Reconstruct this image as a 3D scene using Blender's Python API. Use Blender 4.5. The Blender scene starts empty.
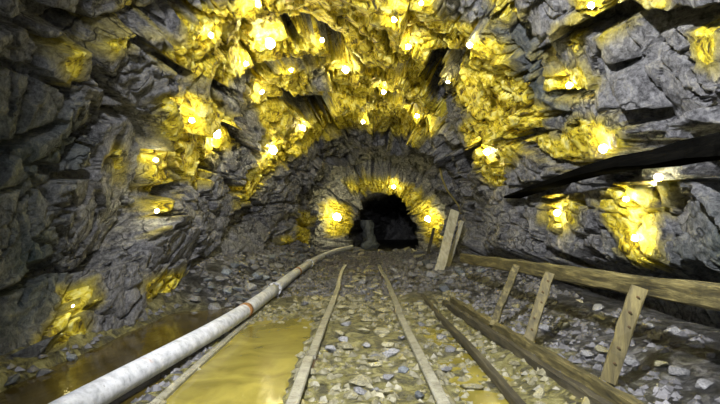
import bpy, bmesh, math, random
import numpy as np
from mathutils import Vector, Matrix
from mathutils.bvhtree import BVHTree

random.seed(7)
SC = bpy.context.scene
COL = SC.collection

# ------------------------------------------------------------------ camera
F_PX = 500.0                     # focal length in pixels of a 720 x 404 frame
CAM_H = 1.08
PITCH = math.atan(22.0 / F_PX)
cam_d = bpy.data.cameras.new('camera')
cam_d.sensor_width = 36.0
cam_d.lens = F_PX / 720.0 * 36.0
cam_d.clip_start = 0.02
cam = bpy.data.objects.new('camera', cam_d)
cam.location = (0, 0, CAM_H)
cam.rotation_euler = (math.pi / 2 + PITCH, 0, 0)
COL.objects.link(cam)
SC.camera = cam

# ------------------------------------------------------------------ world: overcast daylight at the tunnel mouth
world = bpy.data.worlds.new('overcast_sky')
SC.world = world
world.use_nodes = True
bg = world.node_tree.nodes['Background']
bg.inputs['Color'].default_value = (0.86, 0.92, 1.0, 1)
bg.inputs['Strength'].default_value = 1.5

# spot light added to brighten the rock, unseen near the roof above the frame
def flood(name, loc, target, power, size, color, spot=130):
    d = bpy.data.lights.new(name, 'SPOT')
    d.energy = power; d.shadow_soft_size = size; d.color = color
    d.spot_size = math.radians(spot); d.spot_blend = 0.6
    o = bpy.data.objects.new(name, d); COL.objects.link(o)
    o.location = loc
    o.rotation_euler = (Vector(target) - Vector(loc)).to_track_quat('-Z', 'Y').to_euler()
    return o
flood('added_unseen_spot', (-0.5, 0.9, 3.3), (2.6, 6.0, 0.6), 1750, 0.05, (0.96, 0.96, 1.0), 125)

vs = SC.view_settings
vs.view_transform = 'Standard'; vs.look = 'None'; vs.gamma = 1.0
vs.use_curve_mapping = False
vs.exposure = 0.12
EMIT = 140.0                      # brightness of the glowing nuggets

# ------------------------------------------------------------------ helpers
def cam_dir(px, py):
    a = PITCH
    f = np.array((0, math.cos(a), math.sin(a))); u = np.array((0, -math.sin(a), math.cos(a)))
    d = f + u * (202 - py) / F_PX + np.array((1.0, 0, 0)) * (px - 360) / F_PX
    return d
def ground(px, py, z=0.0):
    d = cam_dir(px, py); k = (z - CAM_H) / d[2]
    return Vector((d[0] * k, d[1] * k, z))
def at_depth(px, py, y):
    d = cam_dir(px, py); k = y / d[1]
    return Vector((d[0] * k, y, CAM_H + d[2] * k))

def tag(o, label=None, cat=None, group=None, kind=None):
    if label: o['label'] = label
    if cat: o['category'] = cat
    if group: o['group'] = group
    if kind: o['kind'] = kind
    return o
def empty(name, loc=(0, 0, 0)):
    o = bpy.data.objects.new(name, None); COL.objects.link(o)
    o.location = loc; o.empty_display_size = 0.1
    return o
def link_mesh(name, me, parent=None):
    o = bpy.data.objects.new(name, me); COL.objects.link(o)
    if parent is not None:
        o.parent = parent
        o.matrix_parent_inverse = Matrix.Translation(-parent.location)
    return o
def from_bm(name, bm, mat, parent=None, smooth=False):
    me = bpy.data.meshes.new(name)
    bmesh.ops.recalc_face_normals(bm, faces=bm.faces[:])
    bm.to_mesh(me); bm.free()
    me.materials.append(mat)
    if smooth:
        me.polygons.foreach_set('use_smooth', [True] * len(me.polygons))
    return link_mesh(name, me, parent)
def grid_mesh(name, co, quads, mats, attrs=None, smooth=False):
    me = bpy.data.meshes.new(name)
    n, m = len(co), len(quads)
    me.vertices.add(n); me.vertices.foreach_set('co', np.ascontiguousarray(co, dtype=np.float32).ravel())
    me.loops.add(m * 4); me.loops.foreach_set('vertex_index', np.ascontiguousarray(quads, dtype=np.int32).ravel())
    me.polygons.add(m)
    me.polygons.foreach_set('loop_start', np.arange(0, m * 4, 4, dtype=np.int32))
    me.polygons.foreach_set('loop_total', np.full(m, 4, dtype=np.int32))
    if smooth: me.polygons.foreach_set('use_smooth', np.ones(m, dtype=bool))
    if attrs:
        for k, v in attrs.items():
            a = me.attributes.new(k, 'FLOAT', 'POINT'); a.data.foreach_set('value', np.ascontiguousarray(v, dtype=np.float32))
    me.update(calc_edges=True)
    me.materials.append(mats)
    return me

# ------------------------------------------------------------------ numpy noise
def _h(ix, iy, iz, seed):
    n = (ix.astype(np.int64) * 374761393 + iy.astype(np.int64) * 668265263 + iz.astype(np.int64) * 2147483647 + seed * 1274126177) & 0xffffffff
    n = ((n ^ (n >> 13)) * 1274126177) & 0xffffffff
    n = ((n ^ (n >> 16)) * 2246822519) & 0xffffffff
    n = n ^ (n >> 15)
    return (n & 0xffffff).astype(np.float64) / float(0xffffff)
def vnoise2(x, y, seed=0):
    xi, yi = np.floor(x), np.floor(y); fx, fy = x - xi, y - yi
    fx = fx * fx * fx * (fx * (fx * 6 - 15) + 10); fy = fy * fy * fy * (fy * (fy * 6 - 15) + 10)
    xi = xi.astype(np.int64); yi = yi.astype(np.int64); z = np.zeros_like(xi)
    a = _h(xi, yi, z, seed); b = _h(xi + 1, yi, z, seed); c = _h(xi, yi + 1, z, seed); d = _h(xi + 1, yi + 1, z, seed)
    return (a + (b - a) * fx + (c - a) * fy + (a - b - c + d) * fx * fy) * 2 - 1
def fbm2(x, y, seed=0, octv=4, gain=0.5):
    s = np.zeros_like(x); amp = 1.0; tot = 0.0
    for o in range(octv):
        s += amp * vnoise2(x * 2 ** o + 13.7 * o, y * 2 ** o - 7.1 * o, seed + o); tot += amp; amp *= gain
    return s / tot
def voronoi2(u, v, seed=0, jit=0.9):
    iu, iv = np.floor(u).astype(np.int64), np.floor(v).astype(np.int64)
    f1 = np.full(u.shape, 9e9); f2 = np.full(u.shape, 9e9)
    du = np.zeros_like(u); dv = np.zeros_like(u); cu = np.zeros_like(iu); cv = np.zeros_like(iu)
    z = np.zeros_like(iu)
    for a in (-1, 0, 1):
        for b in (-1, 0, 1):
            X, Y = iu + a, iv + b
            px = X + 0.5 + jit * (_h(X, Y, z, seed) - 0.5); py = Y + 0.5 + jit * (_h(X, Y, z + 1, seed) - 0.5)
            ex, ey = u - px, v - py; d = np.sqrt(ex * ex + ey * ey)
            near = d < f1
            f2 = np.where(near, f1, np.minimum(f2, d))
            f1 = np.where(near, d, f1)
            du = np.where(near, ex, du); dv = np.where(near, ey, dv); cu = np.where(near, X, cu); cv = np.where(near, Y, cv)
    return f1, f2, du, dv, cu, cv
def sstep(a, b, x):
    t = np.clip((x - a) / (b - a), 0, 1); return t * t * (3 - 2 * t)

# ------------------------------------------------------------------ materials
def new_mat(name):
    m = bpy.data.materials.new(name); m.use_nodes = True
    nt = m.node_tree; p = nt.nodes['Principled BSDF']
    return m, nt, p
def N(nt, kind, **kw):
    n = nt.nodes.new(kind)
    for k, v in kw.items():
        if k in n.inputs: n.inputs[k].default_value = v
        else: setattr(n, k, v)
    return n
def ramp(nt, fac, stops):
    r = nt.nodes.new('ShaderNodeValToRGB')
    el = r.color_ramp.elements
    el[0].position, el[0].color = stops[0][0], (*stops[0][1], 1)
    el[1].position, el[1].color = stops[-1][0], (*stops[-1][1], 1)
    for p, c in stops[1:-1]:
        e = el.new(p); e.color = (*c, 1)
    nt.links.new(fac, r.inputs['Fac'])
    return r.outputs['Color']
def mix(nt, fac, a, b):
    m = nt.nodes.new('ShaderNodeMix'); m.data_type = 'RGBA'
    for s, v in (('A', a), ('B', b)):
        sock = [i for i in m.inputs if i.name == s and i.type == 'RGBA'][0]
        if isinstance(v, tuple): sock.default_value = (*v, 1)
        else: nt.links.new(v, sock)
    f = [i for i in m.inputs if i.name == 'Factor' and i.type == 'VALUE'][0]
    if isinstance(fac, (int, float)): f.default_value = fac
    else: nt.links.new(fac, f)
    return [o for o in m.outputs if o.type == 'RGBA'][0]
def math_n(nt, op, a, b=None, clamp=False):
    m = nt.nodes.new('ShaderNodeMath'); m.operation = op; m.use_clamp = clamp
    for i, v in enumerate((a, b)):
        if v is None: continue
        if isinstance(v, (int, float)): m.inputs[i].default_value = v
        else: nt.links.new(v, m.inputs[i])
    return m.outputs[0]
def coords(nt, scale=(1, 1, 1), obj=True):
    tc = nt.nodes.new('ShaderNodeTexCoord'); mp = nt.nodes.new('ShaderNodeMapping')
    mp.inputs['Scale'].default_value = scale
    nt.links.new(tc.outputs['Object' if obj else 'Generated'], mp.inputs['Vector'])
    return mp.outputs['Vector']
def noise(nt, vec, scale, detail=6, rough=0.6, dist=0.0):
    n = nt.nodes.new('ShaderNodeTexNoise')
    n.inputs['Scale'].default_value = scale; n.inputs['Detail'].default_value = detail
    n.inputs['Roughness'].default_value = rough; n.inputs['Distortion'].default_value = dist
    nt.links.new(vec, n.inputs['Vector'])
    return n.outputs['Fac']
def bump(nt, p, h, strength=0.5, dist=0.02):
    b = nt.nodes.new('ShaderNodeBump'); b.inputs['Strength'].default_value = strength; b.inputs['Distance'].default_value = dist
    nt.links.new(h, b.inputs['Height']); nt.links.new(b.outputs['Normal'], p.inputs['Normal'])

def vein(nt, vec, scale, w):
    """thin mineral seams: distance to the edges of warped cells"""
    n = nt.nodes.new('ShaderNodeTexNoise'); n.inputs['Scale'].default_value = scale * 0.7; n.inputs['Detail'].default_value = 4
    nt.links.new(vec, n.inputs['Vector'])
    ad = nt.nodes.new('ShaderNodeMix'); ad.data_type = 'VECTOR'; ad.inputs['Factor'].default_value = 0.28
    va = [i for i in ad.inputs if i.type == 'VECTOR']
    nt.links.new(vec, va[0]); nt.links.new(n.outputs['Color'], va[1])
    v = nt.nodes.new('ShaderNodeTexVoronoi'); v.feature = 'DISTANCE_TO_EDGE'; v.inputs['Scale'].default_value = scale
    nt.links.new([o for o in ad.outputs if o.type == 'VECTOR'][0], v.inputs['Vector'])
    return math_n(nt, 'DIVIDE', v.outputs['Distance'], w, True)
def rock_material():
    m, nt, p = new_mat('grey_rock_with_gold_stain')
    v = coords(nt)
    big = noise(nt, v, 1.3, 4, 0.6, 0.5); mid = noise(nt, v, 6, 12, 0.78, 0.7); fine = noise(nt, v, 24, 8, 0.78, 0.4)
    seam = math_n(nt, 'MAXIMUM', vein(nt, v, 2.6, 0.035), math_n(nt, 'MULTIPLY', math_n(nt, 'SUBTRACT', noise(nt, v, 1.1, 3, 0.5), 0.40), 5.0, True), True)
    c1 = ramp(nt, mid, [(0.40, (0.018, 0.018, 0.020)), (0.465, (0.12, 0.12, 0.125)), (0.53, (0.32, 0.32, 0.335)), (0.63, (0.66, 0.66, 0.69))])
    c2 = ramp(nt, big, [(0.35, (0.22, 0.205, 0.17)), (0.5, (0.25, 0.25, 0.26)), (0.66, (0.30, 0.295, 0.33))])
    c = mix(nt, 0.30, c1, c2)
    cf = ramp(nt, fine, [(0.41, (0.01, 0.01, 0.012)), (0.60, (0.66, 0.66, 0.67))])
    c = mix(nt, 0.38, c, cf)
    at = N(nt, 'ShaderNodeAttribute', attribute_name='teal')
    teal = ramp(nt, mid, [(0.3, (0.004, 0.014, 0.013)), (0.7, (0.05, 0.11, 0.105))])
    c = mix(nt, math_n(nt, 'MULTIPLY', at.outputs['Fac'], 0.85), c, teal)
    ag = N(nt, 'ShaderNodeAttribute', attribute_name='gold')
    g = math_n(nt, 'ADD', ag.outputs['Fac'], math_n(nt, 'MULTIPLY', math_n(nt, 'SUBTRACT', mid, 0.5), 1.3))
    g = math_n(nt, 'MULTIPLY', math_n(nt, 'SUBTRACT', g, 0.05), 1.6, True)
    gold = ramp(nt, fine, [(0.3, (0.30, 0.22, 0.005)), (0.55, (0.70, 0.58, 0.04)), (0.75, (0.9, 0.82, 0.22))])
    c = mix(nt, g, c, gold)
    sm = mix(nt, math_n(nt, 'ADD', 0.25, math_n(nt, 'MULTIPLY', seam, 0.75)), (0.012, 0.012, 0.013), c)
    nt.links.new(sm, p.inputs['Base Color'])
    p.inputs['Roughness'].default_value = 0.6
    p.inputs['Specular IOR Level'].default_value = 0.4
    h = math_n(nt, 'ADD', math_n(nt, 'ADD', mid, math_n(nt, 'MULTIPLY', fine, 0.35)), math_n(nt, 'MULTIPLY', seam, 0.4))
    bump(nt, p, h, 1.0, 0.12)
    return m
def gold_material():
    m, nt, p = new_mat('yellow_gold_ore')
    v = coords(nt)
    big = noise(nt, v, 2.2, 4, 0.6, 0.6); mid = noise(nt, v, 7, 9, 0.72, 1.0); fine = noise(nt, v, 30, 6, 0.72)
    c = ramp(nt, mid, [(0.38, (0.05, 0.036, 0.004)), (0.44, (0.42, 0.30, 0.006)), (0.51, (0.86, 0.71, 0.035)), (0.62, (0.97, 0.91, 0.34))])
    grey = ramp(nt, fine, [(0.3, (0.06, 0.06, 0.05)), (0.7, (0.36, 0.38, 0.33))])
    ag = N(nt, 'ShaderNodeAttribute', attribute_name='gold')
    inv = math_n(nt, 'MULTIPLY', math_n(nt, 'SUBTRACT', big, 0.56), 7.0, True)
    edge = math_n(nt, 'SUBTRACT', 1.0, math_n(nt, 'MULTIPLY', ag.outputs['Fac'], 1.2, True), True)
    f = math_n(nt, 'MULTIPLY', inv, math_n(nt, 'ADD', 0.35, math_n(nt, 'MULTIPLY', edge, 0.65)), True)
    c = mix(nt, f, c, grey)
    c = mix(nt, math_n(nt, 'ADD', 0.45, math_n(nt, 'MULTIPLY', vein(nt, v, 3.2, 0.04), 0.55)), (0.03, 0.024, 0.004), c)
    nt.links.new(c, p.inputs['Base Color'])
    p.inputs['Metallic'].default_value = 0.12
    p.inputs['Roughness'].default_value = 0.5
    h = math_n(nt, 'ADD', mid, math_n(nt, 'MULTIPLY', fine, 0.5))
    bump(nt, p, h, 0.9, 0.05)
    return m
def mud_material():
    m, nt, p = new_mat('ochre_mud_and_grit')
    v = coords(nt)
    big = noise(nt, v, 1.6, 4, 0.6, 0.5); mid = noise(nt, v, 7, 9, 0.76, 0.6); fine = noise(nt, v, 36, 6, 0.75)
    c1 = ramp(nt, mid, [(0.40, (0.010, 0.010, 0.004)), (0.46, (0.09, 0.08, 0.016)), (0.53, (0.32, 0.285, 0.055)), (0.63, (0.62, 0.58, 0.25))])
    c2 = ramp(nt, fine, [(0.41, (0.01, 0.01, 0.008)), (0.6, (0.44, 0.42, 0.30))])
    gr = N(nt, 'ShaderNodeAttribute', attribute_name='grey')
    c = mix(nt, 0.3, c1, c2)
    c3 = ramp(nt, mid, [(0.42, (0.004, 0.004, 0.0045)), (0.51, (0.04, 0.04, 0.041)), (0.63, (0.24, 0.24, 0.245))])
    c = mix(nt, gr.outputs['Fac'], c, c3)
    nt.links.new(c, p.inputs['Base Color'])
    r = math_n(nt, 'ADD', 0.12, math_n(nt, 'MULTIPLY', big, 0.5))
    nt.links.new(r, p.inputs['Roughness'])
    bump(nt, p, math_n(nt, 'ADD', mid, math_n(nt, 'MULTIPLY', fine, 0.4)), 1.0, 0.09)
    return m
def stone_material(name, dark, light, seed, coat=None, coat_amt=0.0):
    m, nt, p = new_mat(name)
    v = coords(nt)
    oi = nt.nodes.new('ShaderNodeObjectInfo')
    mp = N(nt, 'ShaderNodeVectorMath', operation='ADD')
    cmb = nt.nodes.new('ShaderNodeCombineXYZ')
    r10 = math_n(nt, 'MULTIPLY', oi.outputs['Random'], 37.0)
    nt.links.new(r10, cmb.inputs[0]); nt.links.new(r10, cmb.inputs[1])
    nt.links.new(v, mp.inputs[0]); nt.links.new(cmb.outputs[0], mp.inputs[1])
    mid = noise(nt, mp.outputs[0], 7, 6, 0.65, 0.3)
    c = ramp(nt, mid, [(0.3, dark), (0.72, light)])
    if coat:
        n2 = noise(nt, mp.outputs[0], 3.0, 3, 0.6)
        c = mix(nt, math_n(nt, 'MULTIPLY', math_n(nt, 'SUBTRACT', n2, 0.62 - coat_amt), 6.0, True), c, coat)
    hv = nt.nodes.new('ShaderNodeHueSaturation')
    nt.links.new(c, hv.inputs['Color'])
    nt.links.new(math_n(nt, 'ADD', 0.55, math_n(nt, 'MULTIPLY', oi.outputs['Random'], 0.9)), hv.inputs['Value'])
    nt.links.new(hv.outputs[0], p.inputs['Base Color'])
    p.inputs['Roughness'].default_value = 0.55
    bump(nt, p, mid, 0.5, 0.02)
    return m
def wood_material(name, dark, mid_c, light, axis_scale=(18, 1.2, 18)):
    m, nt, p = new_mat(name)
    v = coords(nt, axis_scale); v1 = coords(nt)
    g = noise(nt, v, 1.6, 8, 0.7, 0.4); s = noise(nt, v1, 5, 5, 0.65)
    c = ramp(nt, g, [(0.30, dark), (0.5, mid_c), (0.7, light)])
    st = math_n(nt, 'MULTIPLY', math_n(nt, 'SUBTRACT', s, 0.55), 3.5, True)
    c = mix(nt, st, c, tuple(x * 0.35 for x in dark))
    nt.links.new(c, p.inputs['Base Color'])
    p.inputs['Roughness'].default_value = 0.7
    bump(nt, p, g, 0.7, 0.015)
    return m
def pipe_material():
    m, nt, p = new_mat('worn_white_painted_steel')
    v = coords(nt); s = noise(nt, v, 14, 6, 0.65); b = noise(nt, v, 1.7, 5, 0.7); f = noise(nt, v, 60, 3, 0.6)
    c = ramp(nt, s, [(0.3, (0.28, 0.30, 0.33)), (0.5, (0.52, 0.54, 0.58)), (0.7, (0.72, 0.74, 0.78))])
    c = mix(nt, math_n(nt, 'MULTIPLY', math_n(nt, 'SUBTRACT', b, 0.61), 9, True), c, (0.36, 0.15, 0.04))
    c = mix(nt, math_n(nt, 'MULTIPLY', math_n(nt, 'SUBTRACT', f, 0.64), 7, True), c, (0.10, 0.10, 0.10))
    nt.links.new(c, p.inputs['Base Color']); p.inputs['Roughness'].default_value = 0.5
    bump(nt, p, s, 0.3, 0.01)
    return m
def metal_material(name, a, b, rough=0.5, metal=0.6):
    m, nt, p = new_mat(name)
    v = coords(nt); s = noise(nt, v, 12, 6, 0.7); f = noise(nt, v, 55, 4, 0.6)
    c = ramp(nt, s, [(0.3, a), (0.7, b)])
    c = mix(nt, math_n(nt, 'MULTIPLY', math_n(nt, 'SUBTRACT', f, 0.55), 5, True), c, tuple(x * 0.4 for x in a))
    nt.links.new(c, p.inputs['Base Color']); p.inputs['Roughness'].default_value = rough; p.inputs['Metallic'].default_value = metal
    bump(nt, p, f, 0.4, 0.006)
    return m
def water_material(name, col, col2, rough):
    m, nt, p = new_mat(name)
    v = coords(nt); b = noise(nt, v, 2.4, 4, 0.55, 0.8); r = noise(nt, coords(nt, (1, 0.35, 1)), 9, 3, 0.5, 0.5)
    c = ramp(nt, b, [(0.35, col), (0.65, col2)])
    nt.links.new(c, p.inputs['Base Color']); p.inputs['Roughness'].default_value = rough
    p.inputs['Specular IOR Level'].default_value = 0.35
    bump(nt, p, r, 0.25, 0.02)
    return m
def emit_material(name, col, strength):
    m, nt, p = new_mat(name)
    p.inputs['Base Color'].default_value = (*col, 1)
    p.inputs['Emission Color'].default_value = (*col, 1)
    p.inputs['Emission Strength'].default_value = strength
    return m

M_ROCK = rock_material(); M_GOLD = gold_material(); M_MUD = mud_material()

# ------------------------------------------------------------------ tunnel shell
KEY = np.array([  # y, x of left wall, x of right wall, crown height
    (-2.5, -2.75, 2.75, 4.0), (0, -2.75, 2.7, 3.95), (3, -2.65, 2.62, 3.85), (7, -2.55, 2.6, 3.85), (11, -2.15, 2.65, 3.78), (13.6, -1.85, 2.6, 3.72),
    (14.2, -1.78, 2.62, 3.72), (15.2, -2.0, 2.95, 3.72), (18.3, -1.85, 3.4, 3.62), (18.9, -1.35, 3.0, 2.88), (19.7, -0.42, 2.33, 2.25), (23, -0.35, 2.9, 2.35),
    (28, 0.2, 3.8, 2.4), (36, 2.0, 6.2, 2.4)])
def sect(y):
    return tuple(np.interp(y, KEY[:, 0], KEY[:, i]) for i in (1, 2, 3))
Y0, Y1 = -2.0, 35.0
def S_of(y): return np.log(0.6 + 0.085 * (y + 2.2)) / 0.085
def Y_of(s): return (np.exp(s * 0.085) - 0.6) / 0.085 - 2.2
NR, NC = 940, 640
ARC = 10.0
NEXP = 2.5
ZB = -0.3
th = np.linspace(0, math.pi, 6001)
prof = np.stack([-np.sign(np.cos(th)) * np.abs(np.cos(th)) ** (2 / NEXP) * 2.6, np.abs(np.sin(th)) ** (2 / NEXP) * 4.1], 1)
L = np.concatenate([[0], np.cumsum(np.hypot(*np.diff(prof, axis=0).T))]); L /= L[-1]
tcol = np.linspace(0, 1, NC + 1)
thc = np.interp(tcol, L, th)
srow = np.concatenate([np.linspace(S_of(Y0), S_of(1.6), 60, endpoint=False), np.linspace(S_of(1.6), S_of(Y1), NR - 59)])
yrow = Y_of(srow)
A = np.broadcast_to(tcol[None, :] * ARC, (NR + 1, NC + 1)).copy()
S = np.broadcast_to(srow[:, None], A.shape).copy()
Y = np.broadcast_to(yrow[:, None], A.shape).copy()
xl, xr, H = sect(Y)
cx, hw = (xl + xr) / 2, (xr - xl) / 2
ct, st_ = np.cos(thc)[None, :], np.sin(thc)[None, :]
BX = cx - np.sign(ct) * np.abs(ct) ** (2 / NEXP) * hw
BZ = ZB + np.abs(st_) ** (2 / NEXP) * (H - ZB)
nx, nz = cx - BX, 0.40 * H - BZ
ln = np.hypot(nx, nz); nx /= ln; nz /= ln
amp = np.clip((0.35 + 0.09 * np.maximum(Y, 1)) / 0.75, 0.85, 1.9)

# blocks of rock: warped cells, each with its own face plane, stepped against its neighbours
wu = 0.30 * fbm2(A * 0.9, S * 0.9, 11, 3); wv = 0.30 * fbm2(A * 0.9 + 50, S * 0.9, 12, 3)
shear = 0.35 * np.sin(A * 0.55)
U, V = A / 0.92 + wu, S / 1.05 + wv + shear * 0.5
f1, f2, du, dv, cu, cv = voronoi2(U, V, 3)
zr = np.zeros_like(cu)
def cellrand(k, seed=77, a=cu, b=cv): return _h(a, b, zr + k, seed) * 2 - 1
e1 = f2 - f1
D = 0.10 * cellrand(0) + 0.30 * cellrand(1) * du + 0.24 * cellrand(2) * dv
cw = 0.030 + 0.045 * sstep(-0.3, 0.5, fbm2(A * 0.7, S * 0.7, 43, 2))
D += -0.30 * (1 - sstep(0.35, 1.0, e1 / cw))
U2, V2 = A / 0.36 + wu * 2 + 0.4 * vnoise2(A * 4, S * 4, 5), S / 0.40 + wv * 2 + 0.4 * vnoise2(A * 4, S * 4, 6)
g1, g2, du2, dv2, cu2, cv2 = voronoi2(U2, V2, 31)
r2 = lambda k: _h(cu2, cv2, zr + k, 91) * 2 - 1
some = sstep(-0.1, 0.35, fbm2(A * 0.8, S * 0.8, 41, 2))
D += (0.030 * r2(0) + 0.08 * r2(1) * du2 + 0.07 * r2(2) * dv2)
D += -0.13 * (1 - sstep(0.03, 0.10, g2 - g1)) * (0.12 + 0.88 * some)
U3, V3 = A / 0.13 + wu * 4 + 0.5 * vnoise2(A * 9, S * 9, 7), S / 0.15 + wv * 4
h1, h2, du3, dv3, cu3, cv3 = voronoi2(U3, V3, 57)
r3 = lambda k: _h(cu3, cv3, zr + k, 95) * 2 - 1
D += 0.008 * r3(0) + 0.028 * r3(1) * du3 + 0.024 * r3(2) * dv3
D += 0.16 * fbm2(A * 0.42, S * 0.42, 21, 2) + 0.012 * fbm2(A * 9, S * 9, 23, 3)
rid = 1 - np.abs(fbm2(A * 1.6 + S * 0.8, S * 1.1 - A * 0.5, 27, 4))
D += -0.16 * sstep(0.955, 0.995, rid)
D *= amp
D *= 1 - 0.45 * sstep(16, 20, Y)

def surf(Dm):
    return np.stack([BX + nx * Dm, Y, BZ + nz * Dm], -1)
P = surf(D)
idx = np.arange((NR + 1) * (NC + 1)).reshape(NR + 1, NC + 1)
Q = np.stack([idx[:-1, :-1], idx[:-1, 1:], idx[1:, 1:], idx[1:, :-1]], -1).reshape(-1, 4)
# tracing tree (every 2nd row and column is enough to find where a point lies on the rock)
def make_tree(P, step):
    p = P[::step, ::step]; r, c = p.shape[:2]
    ii = np.arange(r * c).reshape(r, c)
    q = np.stack([ii[:-1, :-1], ii[:-1, 1:], ii[1:, 1:], ii[1:, :-1]], -1).reshape(-1, 4)
    return BVHTree.FromPolygons(p.reshape(-1, 3).tolist(), q.tolist()), p.shape[:2]
tree, (tr_r, tr_c) = make_tree(P, 2)
ORG = Vector((0, 0, CAM_H))
def on_rock(px, py):
    """arc length, depth and distance of the rock face found in this direction"""
    hit, n, fi, dist = tree.ray_cast(ORG, Vector(cam_dir(px, py)))
    if hit is None: return None
    r, c = divmod(fi, tr_c - 1)
    r2_, c2_ = min(2 * r + 1, NR), min(2 * c + 1, NC)
    return A[r2_, c2_], S[r2_, c2_], hit.y, dist
def densify(pts, n=4):
    out = []
    for i in range(len(pts)):
        a, b = pts[i], pts[(i + 1) % len(pts)]
        for k in range(n): out.append(tuple(a[j] + (b[j] - a[j]) * k / n for j in range(2)))
    return out

# cracks and ledges read off the photograph: (points with widths in pixels, depth factor)
CR = [
 ([(512, 196, 5), (560, 182, 10), (610, 168, 16), (660, 158, 20), (700, 152, 30), (740, 152, 50)], 0.9),
 ([(468, 258, 12), (560, 282, 20), (640, 300, 34), (740, 328, 48)], 1.2),
 ([(572, 32, 6), (600, 24, 10), (632, 6, 8), (652, 18, 12), (700, 18, 10), (728, 12, 9)], 1.3),
 ([(598, 52, 5), (602, 80, 9), (615, 105, 11), (640, 132, 9), (632, 142, 6)], 1.3),
 ([(632, 8, 5), (640, 30, 6), (655, 40, 5), (672, 52, 3), (692, 62, 3)], 1.4),
 ([(612, 67, 4), (648, 60, 4)], 1.4), ([(645, 62, 3), (648, 88, 5), (660, 108, 4)], 1.4),
 ([(238, 80, 8), (262, 73, 14), (280, 63, 13), (312, 60, 15), (340, 57, 8)], 2.4),
 ([(296, 18, 7), (330, 45, 11), (360, 66, 11), (380, 75, 12), (412, 66, 8)], 2.4),
 ([(398, 98, 9), (430, 122, 16), (452, 144, 15), (470, 192, 10)], 2.2),
 ([(438, 56, 8), (428, 82, 11), (440, 112, 10)], 2.2),
 ([(175, -8, 4), (172, 30, 4), (160, 76, 4)], 1.4), ([(140, -8, 5), (138, 40, 5), (160, 58, 4), (188, 76, 4)], 1.5),
 ([(-8, 30, 7), (20, 20, 8), (40, 18, 9), (80, 26, 8), (85, -8, 8)], 1.2),
 ([(92, 105, 4), (92, 172, 5), (60, 180, 6), (38, 166, 5)], 1.4), ([(144, 112, 4), (137, 195, 5), (146, 250, 5), (95, 270, 6)], 1.4),
 ([(100, 196, 2.5), (92, 235, 3), (84, 272, 3)], 1.6), ([(60, 204, 4), (60, 240, 4), (48, 262, 3)], 1.4),
 ([(15, 30, 3), (14, 112, 4)], 1.4), ([(75, 180, 4), (72, 206, 4)], 1.4), ([(108, 92, 3), (100, 132, 3)], 1.4),
 ([(180, 140, 2.5), (178, 172, 3), (172, 232, 3)], 1.6), ([(222, 155, 2), (215, 195, 3), (204, 226, 2.5)], 1.5),
 ([(312, 148, 3), (300, 200, 4), (297, 262, 4)], 1.4), ([(268, 172, 2), (250, 200, 3), (238, 226, 2)], 1.5),
 ([(333, 140, 3), (316, 160, 4), (320, 210, 3)], 1.3), ([(503, 4, 4), (520, 25, 4), (540, 40, 4), (537, 76, 4), (546, 96, 4), (592, 93, 5)], 1.4),
 ([(-8, 152, 6), (30, 140, 6), (65, 124, 4)], 1.2), ([(440, 150, 6), (455, 176, 8), (470, 214, 6)], 1.0),
 ([(300, 92, 3), (290, 112, 4), (270, 128, 3), (258, 160, 3)], 1.4), ([(480, 60, 2), (500, 90, 3), (530, 108, 3)], 1.4),
 ([(470, 118, 5), (500, 140, 4), (530, 150, 4), (560, 170, 3)], 1.3), ([(560, 175, 3), (530, 205, 3), (500, 240, 3)], 1.4),
 ([(690, 190, 3), (668, 230, 4), (660, 268, 3)], 1.4),
 ([(248, 112, 4), (275, 101, 5), (300, 98, 6), (332, 106, 4)], 1.6), ([(318, 96, 4), (350, 86, 5), (372, 92, 5), (402, 106, 4)], 1.6),
 ([(300, 142, 4), (330, 121, 5), (362, 116, 4)], 1.6), ([(378, 30, 4), (400, 56, 6), (440, 72, 5)], 1.6), ([(338, 18, 4), (358, 30, 5), (374, 50, 5)], 1.6),
 ([(452, 28, 3), (472, 72, 4), (492, 104, 4)], 1.5), ([(214, 84, 4), (240, 98, 5), (246, 130, 5), (235, 152, 4)], 1.6), ([(196, 62, 3), (228, 50, 4), (244, 20, 4)], 1.5),
 ([(284, 18, 4), (302, 46, 5)], 1.5), ([(505, 120, 4), (520, 135, 5), (548, 132, 4)], 1.5), ([(430, 30, 4), (452, 52, 5), (462, 90, 4)], 1.5),
 ([(-6, 62, 4), (40, 70, 4), (70, 95, 4)], 1.3), ([(30, 190, 4), (36, 240, 4), (22, 300, 4)], 1.3), ([(120, 200, 3), (132, 230, 3), (128, 262, 3)], 1.4),
 ([(690, 92, 3), (708, 110, 3), (724, 112, 3)], 1.4), ([(580, 240, 3), (600, 225, 3), (612, 240, 3)], 1.4), ([(520, 215, 3), (540, 245, 3), (580, 262, 3)], 1.4),
]
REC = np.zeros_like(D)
W_ = np.array
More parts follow.
